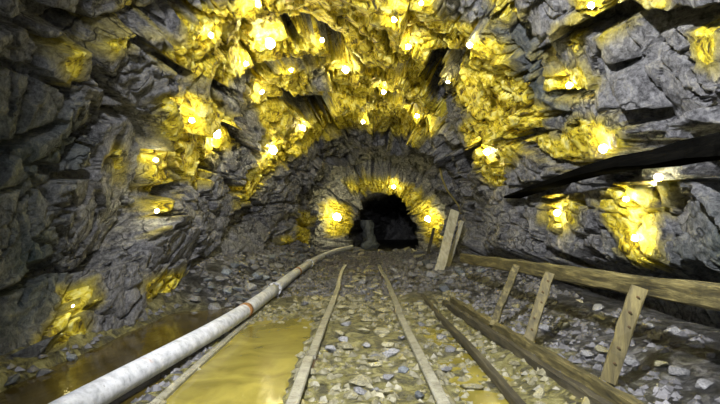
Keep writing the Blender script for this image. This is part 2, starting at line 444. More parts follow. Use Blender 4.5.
for pts, df in CR:
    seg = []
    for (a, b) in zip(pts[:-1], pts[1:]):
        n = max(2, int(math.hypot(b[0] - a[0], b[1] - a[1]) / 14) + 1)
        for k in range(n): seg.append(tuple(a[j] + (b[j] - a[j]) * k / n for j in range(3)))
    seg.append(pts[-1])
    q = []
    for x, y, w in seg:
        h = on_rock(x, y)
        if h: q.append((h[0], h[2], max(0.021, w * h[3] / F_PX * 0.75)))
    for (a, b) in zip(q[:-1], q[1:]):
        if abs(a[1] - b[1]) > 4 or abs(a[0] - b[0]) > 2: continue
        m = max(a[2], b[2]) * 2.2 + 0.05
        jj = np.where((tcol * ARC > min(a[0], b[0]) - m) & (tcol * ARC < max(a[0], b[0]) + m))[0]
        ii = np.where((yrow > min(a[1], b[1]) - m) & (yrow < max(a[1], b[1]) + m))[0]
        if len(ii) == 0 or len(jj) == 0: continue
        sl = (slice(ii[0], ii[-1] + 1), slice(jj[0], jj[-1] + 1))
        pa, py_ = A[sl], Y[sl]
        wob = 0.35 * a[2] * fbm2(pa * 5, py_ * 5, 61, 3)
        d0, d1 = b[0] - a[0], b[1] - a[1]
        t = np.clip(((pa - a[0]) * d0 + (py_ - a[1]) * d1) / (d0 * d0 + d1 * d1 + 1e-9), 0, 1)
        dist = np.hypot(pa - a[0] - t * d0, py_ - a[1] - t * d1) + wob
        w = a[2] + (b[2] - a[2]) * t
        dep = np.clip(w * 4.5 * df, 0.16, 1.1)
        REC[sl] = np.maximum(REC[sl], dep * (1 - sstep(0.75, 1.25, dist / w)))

# gold veins read off the photograph
GOLD = [
 [(190, 8), (232, 5), (250, -40), (345, -40), (340, 30), (330, 62), (310, 70), (300, 60), (285, 58), (262, 70), (240, 75), (225, 85), (210, 80), (192, 95), (188, 60)],
 [(160, 98), (205, 88), (222, 110), (236, 120), (240, 140), (220, 150), (205, 160), (195, 186), (182, 176), (172, 160), (167, 215), (161, 230), (150, 226), (149, 160), (152, 130)],
 [(255, 78), (300, 66), (312, 85), (302, 100), (330, 116), (346, 130), (318, 140), (300, 155), (280, 166), (262, 182), (250, 202), (238, 206), (245, 180), (262, 155), (262, 130), (256, 110), (245, 95)],
 [(345, -40), (480, -40), (440, 0), (440, 25), (450, 60), (440, 85), (445, 110), (435, 130), (425, 140), (400, 135), (365, 130), (340, 125), (312, 100), (335, 85), (320, 60), (340, 45)],
 [(432, 8), (455, 20), (470, 33), (500, 40), (515, 65), (535, 100), (545, 110), (540, 125), (560, 140), (575, 125), (590, 116), (615, 130), (622, 148), (600, 160), (575, 166), (560, 168), (545, 150), (525, 145), (510, 165), (500, 186), (488, 182), (475, 160), (460, 130), (470, 115), (455, 100), (448, 70), (430, 35)],
 [(548, 48), (556, 65), (580, 66), (598, 78), (592, 96), (565, 98), (545, 90), (540, 75), (550, 70)],
 [(572, -40), (612, -40), (626, 0), (620, 16), (605, 20), (600, 38), (590, 15), (576, 15)],
 [(643, 0), (666, -6), (664, 14), (648, 15)],
 [(694, 28), (713, 24), (722, 40), (713, 62), (698, 58), (693, 42)],
 [(610, 190), (640, 174), (664, 172), (672, 182), (667, 195), (660, 215), (654, 245), (647, 272), (620, 270), (618, 240), (604, 225), (600, 205)],
 [(543, 203), (560, 196), (577, 203), (574, 224), (555, 230), (543, 222)],
 [(60, 292), (78, 284), (92, 291), (86, 315), (87, 342), (60, 342), (57, 325), (67, 310)],
 [(111, 150), (122, 148), (129, 165), (123, 180), (112, 172)],
 [(65, 51), (80, 46), (85, 70), (73, 79), (65, 69)],
 [(118, 5), (132, -5), (140, 0), (139, 20), (129, 46), (115, 52), (104, 40), (118, 25)],
 [(158, 54), (186, 48), (190, 70), (175, 68)],
 [(299, 211), (309, 213), (310, 235), (306, 252), (297, 252), (297, 233)], [(278, 239), (291, 236), (293, 262), (286, 274), (278, 264)],
 [(143, 281), (182, 274), (180, 291), (148, 297)],
 [(344, 183), (365, 177), (395, 178), (413, 187), (429, 202), (441, 220), (439, 246), (431, 242), (424, 222), (408, 205), (395, 194), (370, 190), (352, 193)],
 [(322, 203), (348, 203), (351, 234), (328, 237)],
 [(480, -10), (500, -20), (520, 15), (505, 25), (492, 12)], [(572, 20), (580, 35), (576, 55), (570, 45)],
]
TEAL = [[(-10, 95), (40, 110), (60, 150), (30, 190), (-10, 170)], [(-10, 240), (20, 215), (45, 250), (50, 300), (20, 340), (-10, 350)], [(640, 262), (680, 250), (730, 240), (730, 280), (690, 275)],
        [(495, 30), (525, 25), (540, 60), (545, 100), (530, 100), (515, 60)], [(170, 305), (200, 280), (240, 285), (220, 310)]]
def mask_of(polys, thick):
    best = np.full(D.shape, -9.0)
    for poly in polys:
        q = [on_rock(x, y) for x, y in densify(poly, 4)]
        q = [(h[0], h[1], h[2]) for h in q if h]
        if len(q) < 6: continue
        qa = np.array(q); m = 0.6
        jj = np.where((tcol * ARC > qa[:, 0].min() - m) & (tcol * ARC < qa[:, 0].max() + m))[0]
        ii = np.where((srow > qa[:, 1].min() - m) & (srow < qa[:, 1].max() + m))[0]
        sl = (slice(ii[0], ii[-1] + 1), slice(jj[0], jj[-1] + 1))
        pa, ps = A[sl], S[sl]
        inside = np.zeros(pa.shape, bool); dm = np.full(pa.shape, 9.0)
        for k in range(len(q)):
            a, b = q[k], q[(k + 1) % len(q)]
            cross = ((a[1] > ps) != (b[1] > ps)) & (pa < (b[0] - a[0]) * (ps - a[1]) / (b[1] - a[1] + 1e-12) + a[0])
            inside ^= cross
            d0, d1 = b[0] - a[0], b[1] - a[1]
            t = np.clip(((pa - a[0]) * d0 + (ps - a[1]) * d1) / (d0 * d0 + d1 * d1 + 1e-9), 0, 1)
            dm = np.minimum(dm, np.hypot(pa - a[0] - t * d0, ps - a[1] - t * d1))
        best[sl] = np.maximum(best[sl], np.where(inside, dm, -dm) / thick)
    return best
gsd = mask_of(GOLD, 0.11)
gn = fbm2(A * 3.2 + 9, S * 3.2, 71, 4)
gold = np.clip(0.5 + 0.5 * (gsd + 0.8 * gn), 0, 1)
gold = np.where(gsd < -1.9, 0, gold) * (1 - sstep(0.06, 0.22, REC))  # yellow taken out inside cracks: shade of the recesses put into the colour
teal = np.clip(mask_of(TEAL, 0.5) * 0.6 + 0.6 + 0.4 * fbm2(A * 2, S * 2, 81, 3), 0, 1)
# gold ore is knobblier than the plain rock
D2 = D - REC * amp ** 0.3 + sstep(0.5, 0.9, gold) * (0.03 * fbm2(A * 5, S * 5, 83, 3) + 0.03 * (1 - np.abs(fbm2(A * 3.5 + S, S * 3.5, 85, 3))) - 0.02) * amp
P = surf(D2)
tree2, _ = make_tree(P, 1)

# split into rock blocks, gold veins and the joints between them
fc = lambda arr: 0.25 * (arr[:-1, :-1] + arr[1:, :-1] + arr[:-1, 1:] + arr[1:, 1:]).ravel()
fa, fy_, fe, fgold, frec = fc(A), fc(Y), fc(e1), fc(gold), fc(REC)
fcu, fcv = cu[:-1, :-1].ravel(), cv[:-1, :-1].ravel()
key = fcu * 100000 + fcv
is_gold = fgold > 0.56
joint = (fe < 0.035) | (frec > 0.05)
side = np.where(fa < 3.55, 0, np.where(fa > 6.45, 2, 1))
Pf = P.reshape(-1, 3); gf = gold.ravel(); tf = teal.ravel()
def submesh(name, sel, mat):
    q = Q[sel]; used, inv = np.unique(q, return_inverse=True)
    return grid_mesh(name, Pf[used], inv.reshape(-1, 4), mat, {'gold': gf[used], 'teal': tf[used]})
far = (fy_ > 17.5) | (fy_ < 1.2)
walls = []
WN = ['wall_left', 'ceiling', 'wall_right']
WL = ['dark grey rock wall left of the rails, stained teal near its edge', 'rock roof of the tunnel covered in bright yellow ore',
      'grey rock wall behind the timber railing with a long black crevice']
blocks_keys, blk_inv = np.unique(key, return_inverse=True)
blk_side = np.zeros(len(blocks_keys), int)
for k in range(len(blocks_keys)): pass
cnt = np.zeros((len(blocks_keys), 3), int)
np.add.at(cnt, (blk_inv, side), 1)
blk_side = cnt.argmax(1)
fside = blk_side[blk_inv]
for s in range(3):
    base = (fside == s) & (((joint | far) & ~is_gold))
    me = submesh(WN[s], base, M_ROCK)
    o = link_mesh(WN[s], me); tag(o, WL[s], None, None, 'structure'); walls.append(o)
rest_rock = ~joint & ~far & ~is_gold
order = np.argsort(blk_inv, kind='stable'); bounds = np.searchsorted(blk_inv[order], np.arange(len(blocks_keys) + 1))
leftover = {0: [], 1: [], 2: []}
for k in range(len(blocks_keys)):
    ids = order[bounds[k]:bounds[k + 1]]
    s = blk_side[k]; par = walls[s]
    rk = ids[rest_rock[ids]]; gd = ids[is_gold[ids]]
    bo = None
    if len(rk) > 60:
        bo = link_mesh('rock_block', submesh('rock_block', rk, M_ROCK), par)
    elif len(rk): leftover[s].append(rk)
    if len(gd) > 25:
        link_mesh('gold_vein', submesh('gold_vein', gd, M_GOLD), bo if bo is not None else par)
    elif len(gd): leftover[s].append(gd)
for s in range(3):
    if leftover[s]:
        link_mesh('rock_chip_patch', submesh('rock_chip_patch', np.concatenate(leftover[s]), M_ROCK), walls[s])

# end of the working, far inside the dark
def end_wall():
    bm = bmesh.new(); rnd = random.Random(5)
    n, m_ = 16, 10; vv = []
    for j in range(m_ + 1):
        vv.append([bm.verts.new((1.4 + 5.4 * i / n, 34.6 + rnd.uniform(-.25, .25), -0.4 + 3.4 * j / m_)) for i in range(n + 1)])
    for j in range(m_):
        for i in range(n): bm.faces.new((vv[j][i], vv[j][i + 1], vv[j + 1][i + 1], vv[j + 1][i]))
    return tag(from_bm('wall_back', bm, M_ROCK), 'dark rock face closing the far end of the tunnel', None, None, 'structure')
end_wall()

# ------------------------------------------------------------------ floor
def bumpf(x, a, b, s): return sstep(a - s, a + s, x) * (1 - sstep(b - s, b + s, x))
def floor_z(x, y):
    x = np.asarray(x, float); y = np.asarray(y, float)
    z = 0.022 * fbm2(x * 2.5, y * 2.0, 101, 4) + 0.020 * fbm2(x * 9, y * 8, 102, 3)
    z += -0.10 * bumpf(x, -2.42, -1.42, 0.16) * bumpf(y, 1.0, 6.9, 0.6)
    z += -0.075 * bumpf(x, -1.26, -0.52, 0.10) * bumpf(y, 0.5, 5.9, 1.0)
    z += -0.03 * bumpf(x, 0.62, 1.2, 0.1) * bumpf(y, 1.0, 5.5, 0.6)
    xw = np.interp(y, KEY[:, 0], KEY[:, 1]); xe = np.interp(y, KEY[:, 0], KEY[:, 2])
    hl = 0.50 * sstep(1.05, 0.0, x - xw) * bumpf(y, 7.0, 15.0, 1.2)
    z += hl + 0.12 * sstep(0.35, 0.0, x - xw) * (1 - sstep(5, 8, y))
    z += 0.16 * sstep(0.9, 0.1, xe - x) * (1 - sstep(15, 17, y)) + 0.06 * bumpf(x, 1.2, 3, 0.25) * bumpf(y, 1, 12, 1)
    z += 0.10 * bumpf(x, 0.62, 3.0, 0.15) * bumpf(y, 7.5, 13.0, 1.0)
    z += 0.13 * bumpf(y, 13.6, 18.5, 1.2)
    return z
fys = np.concatenate([np.linspace(-6, 1.9, 40), Y_of(np.linspace(S_of(1.95), S_of(34.8), 470))])
fxs = np.linspace(-1, 1, 321)
FXX = np.broadcast_to(fxs[None, :], (len(fys), 321)); FYY = np.broadcast_to(fys[:, None], FXX.shape)
fxl, fxr, _ = sect(FYY)
FX = (fxl + fxr) / 2 + FXX * ((fxr - fxl) / 2 + 0.45)
FZ = floor_z(FX, FYY)
fgrey = np.clip(sstep(-1.35, -1.7, FX) * sstep(5.5, 8, FYY) + sstep(1.25, 1.8, FX) + 0.8 * bumpf(FYY, 8, 13, 2) * sstep(0.5, 0.9, FX) + 0.8 * sstep(5, 9, FYY) + 0.3 * fbm2(FX * 2, FYY * 2, 111, 3), 0, 1)
fi_ = np.arange(FX.size).reshape(FX.shape)
FQ = np.stack([fi_[:-1, :-1], fi_[:-1, 1:], fi_[1:, 1:], fi_[1:, :-1]], -1).reshape(-1, 4)
floor = link_mesh('floor', grid_mesh('floor', np.stack([FX, FYY, FZ], -1).reshape(-1, 3), FQ, M_MUD, {'grey': fgrey.ravel()}))
tag(floor, 'wet ochre mud and grit floor of the mine tunnel', None, None, 'structure')

def water(name, xs, ys, z, mat, label):
    bm = bmesh.new(); nx_, ny_ = 12, 40; vv = []
    for j in range(ny_ + 1):
        y = ys[0] + (ys[1] - ys[0]) * j / ny_
        vv.append([bm.verts.new((xs[0] + (xs[1] - xs[0]) * i / nx_, y, z + 0.003 * math.sin(5 * y + i))) for i in range(nx_ + 1)])
    for j in range(ny_):
        for i in range(nx_): bm.faces.new((vv[j][i], vv[j][i + 1], vv[j + 1][i + 1], vv[j + 1][i]))
    return tag(from_bm(name, bm, mat, None, True), label, 'puddle')
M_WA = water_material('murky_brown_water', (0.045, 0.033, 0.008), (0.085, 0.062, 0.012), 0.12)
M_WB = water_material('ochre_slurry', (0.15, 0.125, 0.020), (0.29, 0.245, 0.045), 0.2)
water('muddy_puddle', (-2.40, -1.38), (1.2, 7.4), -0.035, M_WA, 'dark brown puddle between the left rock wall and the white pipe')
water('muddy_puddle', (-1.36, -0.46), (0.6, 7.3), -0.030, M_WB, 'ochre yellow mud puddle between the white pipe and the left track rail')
water('muddy_puddle', (0.55, 1.30), (1.0, 6.0), -0.028, M_WB, 'shallow ochre mud puddle right of the right track rail')

# ------------------------------------------------------------------ track rails
M_RAIL = metal_material('mud_dulled_rail_steel', (0.15, 0.14, 0.09), (0.44, 0.43, 0.35), 0.45, 0.25)
M_RUST = metal_material('rusty_dark_steel', (0.05, 0.035, 0.02), (0.16, 0.10, 0.04), 0.7, 0.3)
def extrude_profile(profile, path, up=Vector((0, 0, 1))):
    bm = bmesh.new(); rings = []
    for i, p in enumerate(path):
        a = path[max(i - 1, 0)]; b = path[min(i + 1, len(path) - 1)]
        t = (Vector(b) - Vector(a)).normalized(); sx = t.cross(up).normalized(); uz = sx.cross(t).normalized()
        rings.append([bm.verts.new(Vector(p) + sx * u + uz * v) for u, v in profile])
    n = len(profile)
    for r0, r1 in zip(rings[:-1], rings[1:]):
        for k in range(n): bm.faces.new((r0[k], r0[(k + 1) % n], r1[(k + 1) % n], r1[k]))
    bm.faces.new(rings[0]); bm.faces.new(rings[-1][::-1])
    return bm
RAILP = [(-.065, -.05), (.065, -.05), (.065, -.038), (.014, -.026), (.012, .018), (.036, .028), (.038, .05), (.030, .058), (-.030, .058), (-.038, .05), (-.036, .028), (-.012, .018), (-.014, -.026), (-.065, -.038)]
def rail_path(x0, y0, y1, seed, n=30):
    r = random.Random(seed); ph = r.uniform(0, 6)
    return [(x0 + 0.012 * math.sin(y * 0.9 + ph) + 0.0045 * max(0, y - 10) ** 2 * 0.5, y, 0.006 * math.sin(y * 0.7 + ph) - 0.035 * max(0, (y - 12) / 2)) for y in np.linspace(y0, y1, n)]
def track_rail(x, cuts, seed, label):
    t = empty('track_rail', (x, cuts[0], -0.05))
    for k, (a, b) in enumerate(zip(cuts[:-1], cuts[1:])):
        pth = rail_path(x, a + 0.008, b - 0.008, seed, 34)
        pth = [(p[0] + (0.014 if k % 2 else 0), p[1], p[2]) for p in pth]
        from_bm('rail_section', extrude_profile(RAILP, pth), M_RAIL, t)
    for c in cuts[1:-1]:
        for sgn in (-1, 1):
            pth = rail_path(x + 0.03 * sgn + 0.007, c - 0.22, c + 0.22, seed, 4)
            fp = from_bm('fish_plate', extrude_profile([(-.010, -.022), (.010, -.022), (.013, .0), (.010, .022), (-.010, .022)], pth), M_RUST, t)
            for q in (-.15, -.06, .06, .15):
                bm = bmesh.new()
                bmesh.ops.create_cone(bm, cap_ends=True, segments=6, radius1=.014, radius2=.012, depth=.022, matrix=Matrix.Translation((pth[1][0] + .018 * sgn, c + q, pth[1][2])) @ Matrix.Rotation(math.pi / 2, 4, 'Y'))
                from_bm('bolt', bm, M_RUST, fp)
    return tag(t, label, 'rail', 'pair of track rails')
track_rail(-0.385, [1.2, 3.95, 8.6, 13.6], 1, 'left steel rail of the mine track, beside the ochre puddle')
track_rail(0.470, [1.2, 6.1, 10.2, 14.4], 2, 'right steel rail of the mine track, nearer the timber railing')
# half buried old rail lying in the mud beside the pipe
tag(from_bm('buried_rail', extrude_profile([(-.03, -.02), (.03, -.02), (.03, .012), (.016, .022), (-.016, .022), (-.03, .012)], [(-1.255 + .01 * math.sin(y), y, -0.022) for y in np.linspace(1.2, 6.6, 24)]), M_RAIL),
    'thin half sunk rail lying in ochre mud beside the white pipe', 'rail')
# dark strip right of the track
M_DARKW = wood_material('dark_rotten_timber', (0.012, 0.010, 0.006), (0.04, 0.034, 0.018), (0.11, 0.095, 0.05))
sb = [(-.024, -.03), (.024, -.03), (.026, .02), (.02, .03), (-.02, .03), (-.026, .02)]
tag(from_bm('timber_strip', extrude_profile(sb, [(0.955 - 0.006 * y + 0.008 * math.sin(2 * y), y, 0.025 + .006 * math.sin(y * 1.7)) for y in np.linspace(1.3, 7.4, 26)]), M_DARKW),
    'long dark rotten timber strip on the mud right of the track', 'timber')

# ------------------------------------------------------------------ white pipe
M_PIPE = pipe_material()
PIPE = [(-1.66, 1.2, .075), (-1.64, 2.0, .075), (-1.58, 2.72, .08), (-1.42, 4.1, .085), (-1.31, 5.44, .09), (-1.28, 7.5, .10), (-1.27, 10, .12), (-1.20, 12.6, .14), (-.98, 14.8, .19), (-.62, 16.6, .23), (-.25, 18.2, .24)]
pa_ = np.array(PIPE)
def pipe_at(y): return Vector((np.interp(y, pa_[:, 1], pa_[:, 0]), y, np.interp(y, pa_[:, 1], pa_[:, 2])))
def smooth_pipe(y):
    w = [pipe_at(y + d) for d in (-.8, -.4, 0, .4, .8)]; return sum(w, Vector()) / 5
def circ(r, n=20): return [(r * math.cos(2 * math.pi * k / n), r * math.sin(2 * math.pi * k / n)) for k in range(n)]
pp = empty('water_pipe', (-1.64, 1.9, 0)); tag(pp, 'long worn white painted pipe running over the mud left of the track', 'pipe')
cuts = [1.6, 7.55, 12.0, 18.2]
PR = 0.082
for a, b in zip(cuts[:-1], cuts[1:]):
    from_bm('pipe_section', extrude_profile(circ(PR), [smooth_pipe(y) for y in np.linspace(a, b, 20)]), M_PIPE, pp, True)
for c in cuts[1:-1]:
    for s_ in (-.025, .025):
        fl = from_bm('flange', extrude_profile(circ(PR + .022), [smooth_pipe(c + s_ - .014), smooth_pipe(c + s_ + .014)]), M_PIPE, pp)
        if s_ < 0:
            for q in range(8):
                an = q * math.pi / 4; bm = bmesh.new()
                bmesh.ops.create_cone(bm, cap_ends=True, segments=6, radius1=.010, radius2=.010, depth=.03, matrix=Matrix.Translation(smooth_pipe(c + s_ - .02) + Vector(((PR + .008) * math.cos(an), 0, (PR + .008) * math.sin(an)))) @ Matrix.Rotation(math.pi / 2, 4, 'X'))
                from_bm('bolt', bm, M_RUST, fl)
M_RUSTP = metal_material('orange_rust_band', (0.16, 0.06, 0.015), (0.50, 0.27, 0.10), 0.8, 0.1)
for c, wd in ((5.75, .06), (10.1, .08)):
    o = from_bm('repair_band', extrude_profile(circ(PR + .004), [smooth_pipe(c - wd), smooth_pipe(c), smooth_pipe(c + wd)]), M_RUSTP, pp, True)
    o['label'] = 'rusty orange band around the pipe'
# stone blocks the pipe rests on
# ------------------------------------------------------------------ timber railing on the right
M_WOOD = wood_material('weathered_yellow_brown_timber', (0.008, 0.0065, 0.003), (0.075, 0.062, 0.020), (0.25, 0.21, 0.08))
M_WOODP = wood_material('pale_timber_post', (0.035, 0.03, 0.012), (0.11, 0.09, 0.032), (0.23, 0.19, 0.065), (9, 9, 1.0))
M_WOODG = wood_material('grey_pale_plank', (0.22, 0.20, 0.13), (0.40, 0.38, 0.27), (0.56, 0.54, 0.42), (9, 9, 1.0))
def board(name, a, b, w, t, mat, parent=None, wdir=Vector((0, 1, 0)), seed=0, n=9, rough=0.004):
    """sawn timber from a to b, w wide along wdir, t thick, with chipped uneven edges"""
    r = random.Random(seed); a, b = Vector(a), Vector(b); d = (b - a).normalized()
    u = (wdir - d * wdir.dot(d)).normalized(); v = d.cross(u).normalized()
    bm = bmesh.new(); rings = []
    c = min(w, t) * 0.14
    pr = [(-w/2+c, -t/2), (w/2-c, -t/2), (w/2, -t/2+c), (w/2, t/2-c), (w/2-c, t/2), (-w/2+c, t/2), (-w/2, t/2-c), (-w/2, -t/2+c)]
    for i in range(n):
        p = a + (b - a) * i / (n - 1) + u * r.uniform(-rough, rough) + v * r.uniform(-rough, rough)
        rings.append([bm.verts.new(p + u * (x + r.uniform(-rough, rough)) + v * (y + r.uniform(-rough, rough))) for x, y in pr])
    for r0, r1 in zip(rings[:-1], rings[1:]):
        for k in range(8): bm.faces.new((r0[k], r0[(k + 1) % 8], r1[(k + 1) % 8], r1[k]))
    bm.faces.new(rings[0]); bm.faces.new(rings[-1][::-1])
    return from_bm(name, bm, mat, parent)
rl = empty('timber_railing', (1.6, 3.4, 0)); tag(rl, 'weathered timber railing with three posts along the right wall', 'railing')
def beam_pt(px, py, x): return at_depth(px, py, x * F_PX / (px - 360))
bN = beam_pt(720, 297, 1.97); bF = beam_pt(463, 258, 1.60)
dirb = (bN - bF).normalized()
board('top_beam', bN + dirb * 0.9, bF, 0.135, 0.10, M_WOOD, rl, Vector((0, 0, 1)), 3, 26, 0.006)
gN, gF = ground(624, 404, .10), ground(452, 301, .09)
dg = (gN - gF).normalized()
off = Vector((dg.y, -dg.x, 0)); off = off if off.x > 0 else -off
board('bottom_beam', gN + dg * 1.0, gF, 0.06, 0.10, M_WOOD, rl, Vector((1, 0, 0)), 4, 26, 0.006)
board('bottom_beam', gN + dg * 1.0 - off * 0.095 + Vector((0, 0, -.03)), gF - off * 0.095 + Vector((0, 0, -.03)), 0.055, 0.08, M_DARKW, rl, Vector((1, 0, 0)), 5, 26, 0.006)
for k, (b_, t_, w) in enumerate((((610, 374), (638, 290), .095), ((529, 338), (549, 276), .085), ((494, 322), (516, 268), .07))):
    s_ = (t_[0] - 463) / (720 - 463)
    xb = 1.60 + (1.97 - 1.60) * s_ * 0.95
    T = beam_pt(t_[0], t_[1], xb - .07)
    B = ground(b_[0], b_[1], .14)
    po = board('post', B - (T - B).normalized() * .05, T + (T - B).normalized() * .02, w, .05, M_WOODP if k < 2 else M_WOOD, rl, Vector((1, -.35, 0)), 20 + k, 8, .004)
    if k < 2:
        for f in (.12, .3, .55, .72, .9):
            bm = bmesh.new(); q = B + (T - B) * f + Vector((random.uniform(-.02, .02), -.03, .012))
            bmesh.ops.create_cone(bm, cap_ends=True, segments=8, radius1=.008, radius2=.006, depth=.02, matrix=Matrix.Translation(q) @ Matrix.Rotation(math.pi / 2, 4, 'X'))
            from_bm('nail', bm, M_RUST, po)

# black beam let into the right wall
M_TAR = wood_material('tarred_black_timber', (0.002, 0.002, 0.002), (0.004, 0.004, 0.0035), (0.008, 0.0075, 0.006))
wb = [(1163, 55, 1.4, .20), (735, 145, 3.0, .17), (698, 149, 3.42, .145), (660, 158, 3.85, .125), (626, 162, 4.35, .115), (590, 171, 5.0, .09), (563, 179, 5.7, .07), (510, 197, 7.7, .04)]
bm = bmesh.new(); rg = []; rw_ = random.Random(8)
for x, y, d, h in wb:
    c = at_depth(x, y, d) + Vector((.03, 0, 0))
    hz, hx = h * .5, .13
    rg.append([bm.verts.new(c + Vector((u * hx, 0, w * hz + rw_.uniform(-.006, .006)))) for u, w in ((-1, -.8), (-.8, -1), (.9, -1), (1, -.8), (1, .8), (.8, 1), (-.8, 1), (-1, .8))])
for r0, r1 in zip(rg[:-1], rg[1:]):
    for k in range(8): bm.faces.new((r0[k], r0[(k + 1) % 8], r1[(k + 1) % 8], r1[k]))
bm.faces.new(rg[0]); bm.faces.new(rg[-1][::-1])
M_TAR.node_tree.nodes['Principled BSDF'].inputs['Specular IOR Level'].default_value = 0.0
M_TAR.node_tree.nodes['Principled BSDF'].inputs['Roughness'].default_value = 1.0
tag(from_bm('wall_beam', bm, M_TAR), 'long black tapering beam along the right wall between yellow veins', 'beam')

# leaning planks further in
p1a, p1b = ground(438, 275, .08), at_depth(455, 211, 10.6)
tag(board('plank', p1a, p1b, .19, .05, M_WOODG, None, Vector((1, .2, 0)), 31, 7, .006), 'wide pale plank leaning upright at the far end of the railing', 'plank')
p2a, p2b = ground(449, 272, .08), at_depth(463, 221, 10.9)
tag(board('plank', p2a + Vector((0, .35, 0)), p2b + Vector((0, .1, 0)), .09, .04, M_WOODG, None, Vector((1, .2, 0)), 32, 7, .006), 'narrow pale plank leaning just right of the wide one', 'plank')
tag(board('timber_prop', ground(427, 258, .05), at_depth(434, 228, 15.4), .09, .07, M_DARKW, None, Vector((1, 0, 0)), 33, 7, .008), 'thin dark timber prop standing before the lit inner arch', 'prop')

# cable hanging down the right side of the inner arch
M_CABLE = metal_material('ochre_cable_sheath', (0.22, 0.18, 0.05), (0.45, 0.38, 0.12), 0.6, 0.0)
cb = []
for x, y in ((440, 168), (442, 178), (447, 190), (453, 198), (459, 206), (461, 214)):
    h, n, fi, ds = tree2.ray_cast(ORG, Vector(cam_dir(x, y)))
    d = Vector(cam_dir(x, y)).normalized()
    cb.append(ORG + d * (min(ds, 15.5) - .06))
tag(from_bm('hanging_cable', extrude_profile(circ(.025, 8), cb, Vector((1, 0, .01))), M_CABLE, None, True), 'thin yellowish cable hanging down the right edge of the inner arch', 'cable')

# ------------------------------------------------------------------ stones
def stone_mesh(seed, flat, mat, npts=15):
    r = random.Random(seed); bm = bmesh.new()
    for k in range(npts):
        v = Vector((r.gauss(0, 1), r.gauss(0, 1), r.gauss(0, 1))).normalized()
        v *= r.uniform(.8, 1.1)
        bm.verts.new((v.x * r.uniform(.85, 1.1), v.y * r.uniform(.6, .95), v.z * flat))
    res = bmesh.ops.convex_hull(bm, input=bm.verts[:])
    junk = {e for e in res['geom_interior'] + res['geom_unused'] if isinstance(e, bmesh.types.BMVert)}
    bmesh.ops.delete(bm, geom=[v for v in junk if v.is_valid], context='VERTS')
    bmesh.ops.bevel(bm, geom=bm.edges[:], offset=.05, segments=1, affect='EDGES')
    bmesh.ops.recalc_face_normals(bm, faces=bm.faces[:])
    me = bpy.data.meshes.new('stone'); bm.to_mesh(me); bm.free(); me.materials.append(mat)
    return me
M_SG = stone_material('grey_stone', (0.045, 0.045, 0.045), (0.31, 0.31, 0.305), 1, (0.25, 0.21, 0.06), -.06)
M_SB = stone_material('blue_grey_stone', (0.03, 0.035, 0.038), (0.22, 0.245, 0.26), 2)
M_SM = stone_material('mud_coated_stone', (0.06, 0.055, 0.025), (0.46, 0.43, 0.27), 3, (0.28, 0.23, 0.04), .06)
ST = {k: [stone_mesh(100 * i + j, f, m) for j in range(9)] for i, (k, m, f) in enumerate((('grey', M_SG, .46), ('blue', M_SB, .5), ('mud', M_SM, .36)))}
rs = random.Random(42)
placed = []
NST = 0
def stone(x, y, size, kind, label, group, lift=.22, cat='stone'):
    global NST
    me = rs.choice(ST[kind])
    o = bpy.data.objects.new('loose_stone', me); COL.objects.link(o)
    z = float(floor_z(np.array([x]), np.array([y]))[0])
    o.location = (x, y, z + size * lift * .5)
    o.scale = (size * .5, size * .5, size * .5)
    o.rotation_euler = (rs.uniform(-.3, .3), rs.uniform(-.3, .3), rs.uniform(0, 6.28))
    if group:
        look = {'grey': 'light grey', 'blue': 'bluish grey', 'mud': 'ochre coated'}[kind]
        zone = 'foreground' if y < 4 else 'midway' if y < 7 else 'distant' if y < 10.5 else 'far back'
        if 'two track rails' in label: label = 'stone between the rails, nearer the ' + ('left rail' if x < .045 else 'right rail')
        if 'heaped' in label: label = 'stone heaped ' + ('beside the pipe' if x > (lw(y) + smooth_pipe(y).x) / 2 else 'against the left wall')
        label = ('big ' if size > .24 else 'small ' if size < .14 else '') + look + ' ' + label + ', ' + zone
    tag(o, label, cat, group); NST += 1
    placed.append((x, y, size))
    return o
def scatter(n, xr_, yr_, sizes, kinds, label, group, avoid=None, gap=.46, power=1.0):
    k = 0; tries = 0
    while k < n and tries < n * 60:
        tries += 1
        y = yr_[0] + (yr_[1] - yr_[0]) * rs.random() ** power
        a = xr_[0](y) if callable(xr_[0]) else xr_[0]; b = xr_[1](y) if callable(xr_[1]) else xr_[1]
        x = rs.uniform(a, b); s = rs.uniform(*sizes) * (1 + .03 * max(0, y - 4))
        if any(math.hypot(x - q[0], y - q[1]) < gap * (s + q[2]) for q in placed): continue
        if avoid and avoid(x, y, s): continue
        stone(x, y, s, rs.choice(kinds), label, group); k += 1
def av(x, y, s):
    h = s * .55
    for rx in (-.385, .475, .945):
        if abs(x - rx) < .06 + h: return True
    if abs(x - smooth_pipe(y).x) < PR + h: return True
    fx = gF.x + (gN.x - gF.x) * (gF.y - y) / (gF.y - gN.y) if y < gF.y + .2 else 9
    if abs(x - fx + .05) < .14 + h: return True
    if math.hypot(x - p1a.x, y - p1a.y) < .3 + h or math.hypot(x - p2a.x, y - p2a.y - .3) < .25 + h: return True
    return False
lw = lambda y: float(np.interp(y, KEY[:, 0], KEY[:, 1])); rw = lambda y: float(np.interp(y, KEY[:, 0], KEY[:, 2]))
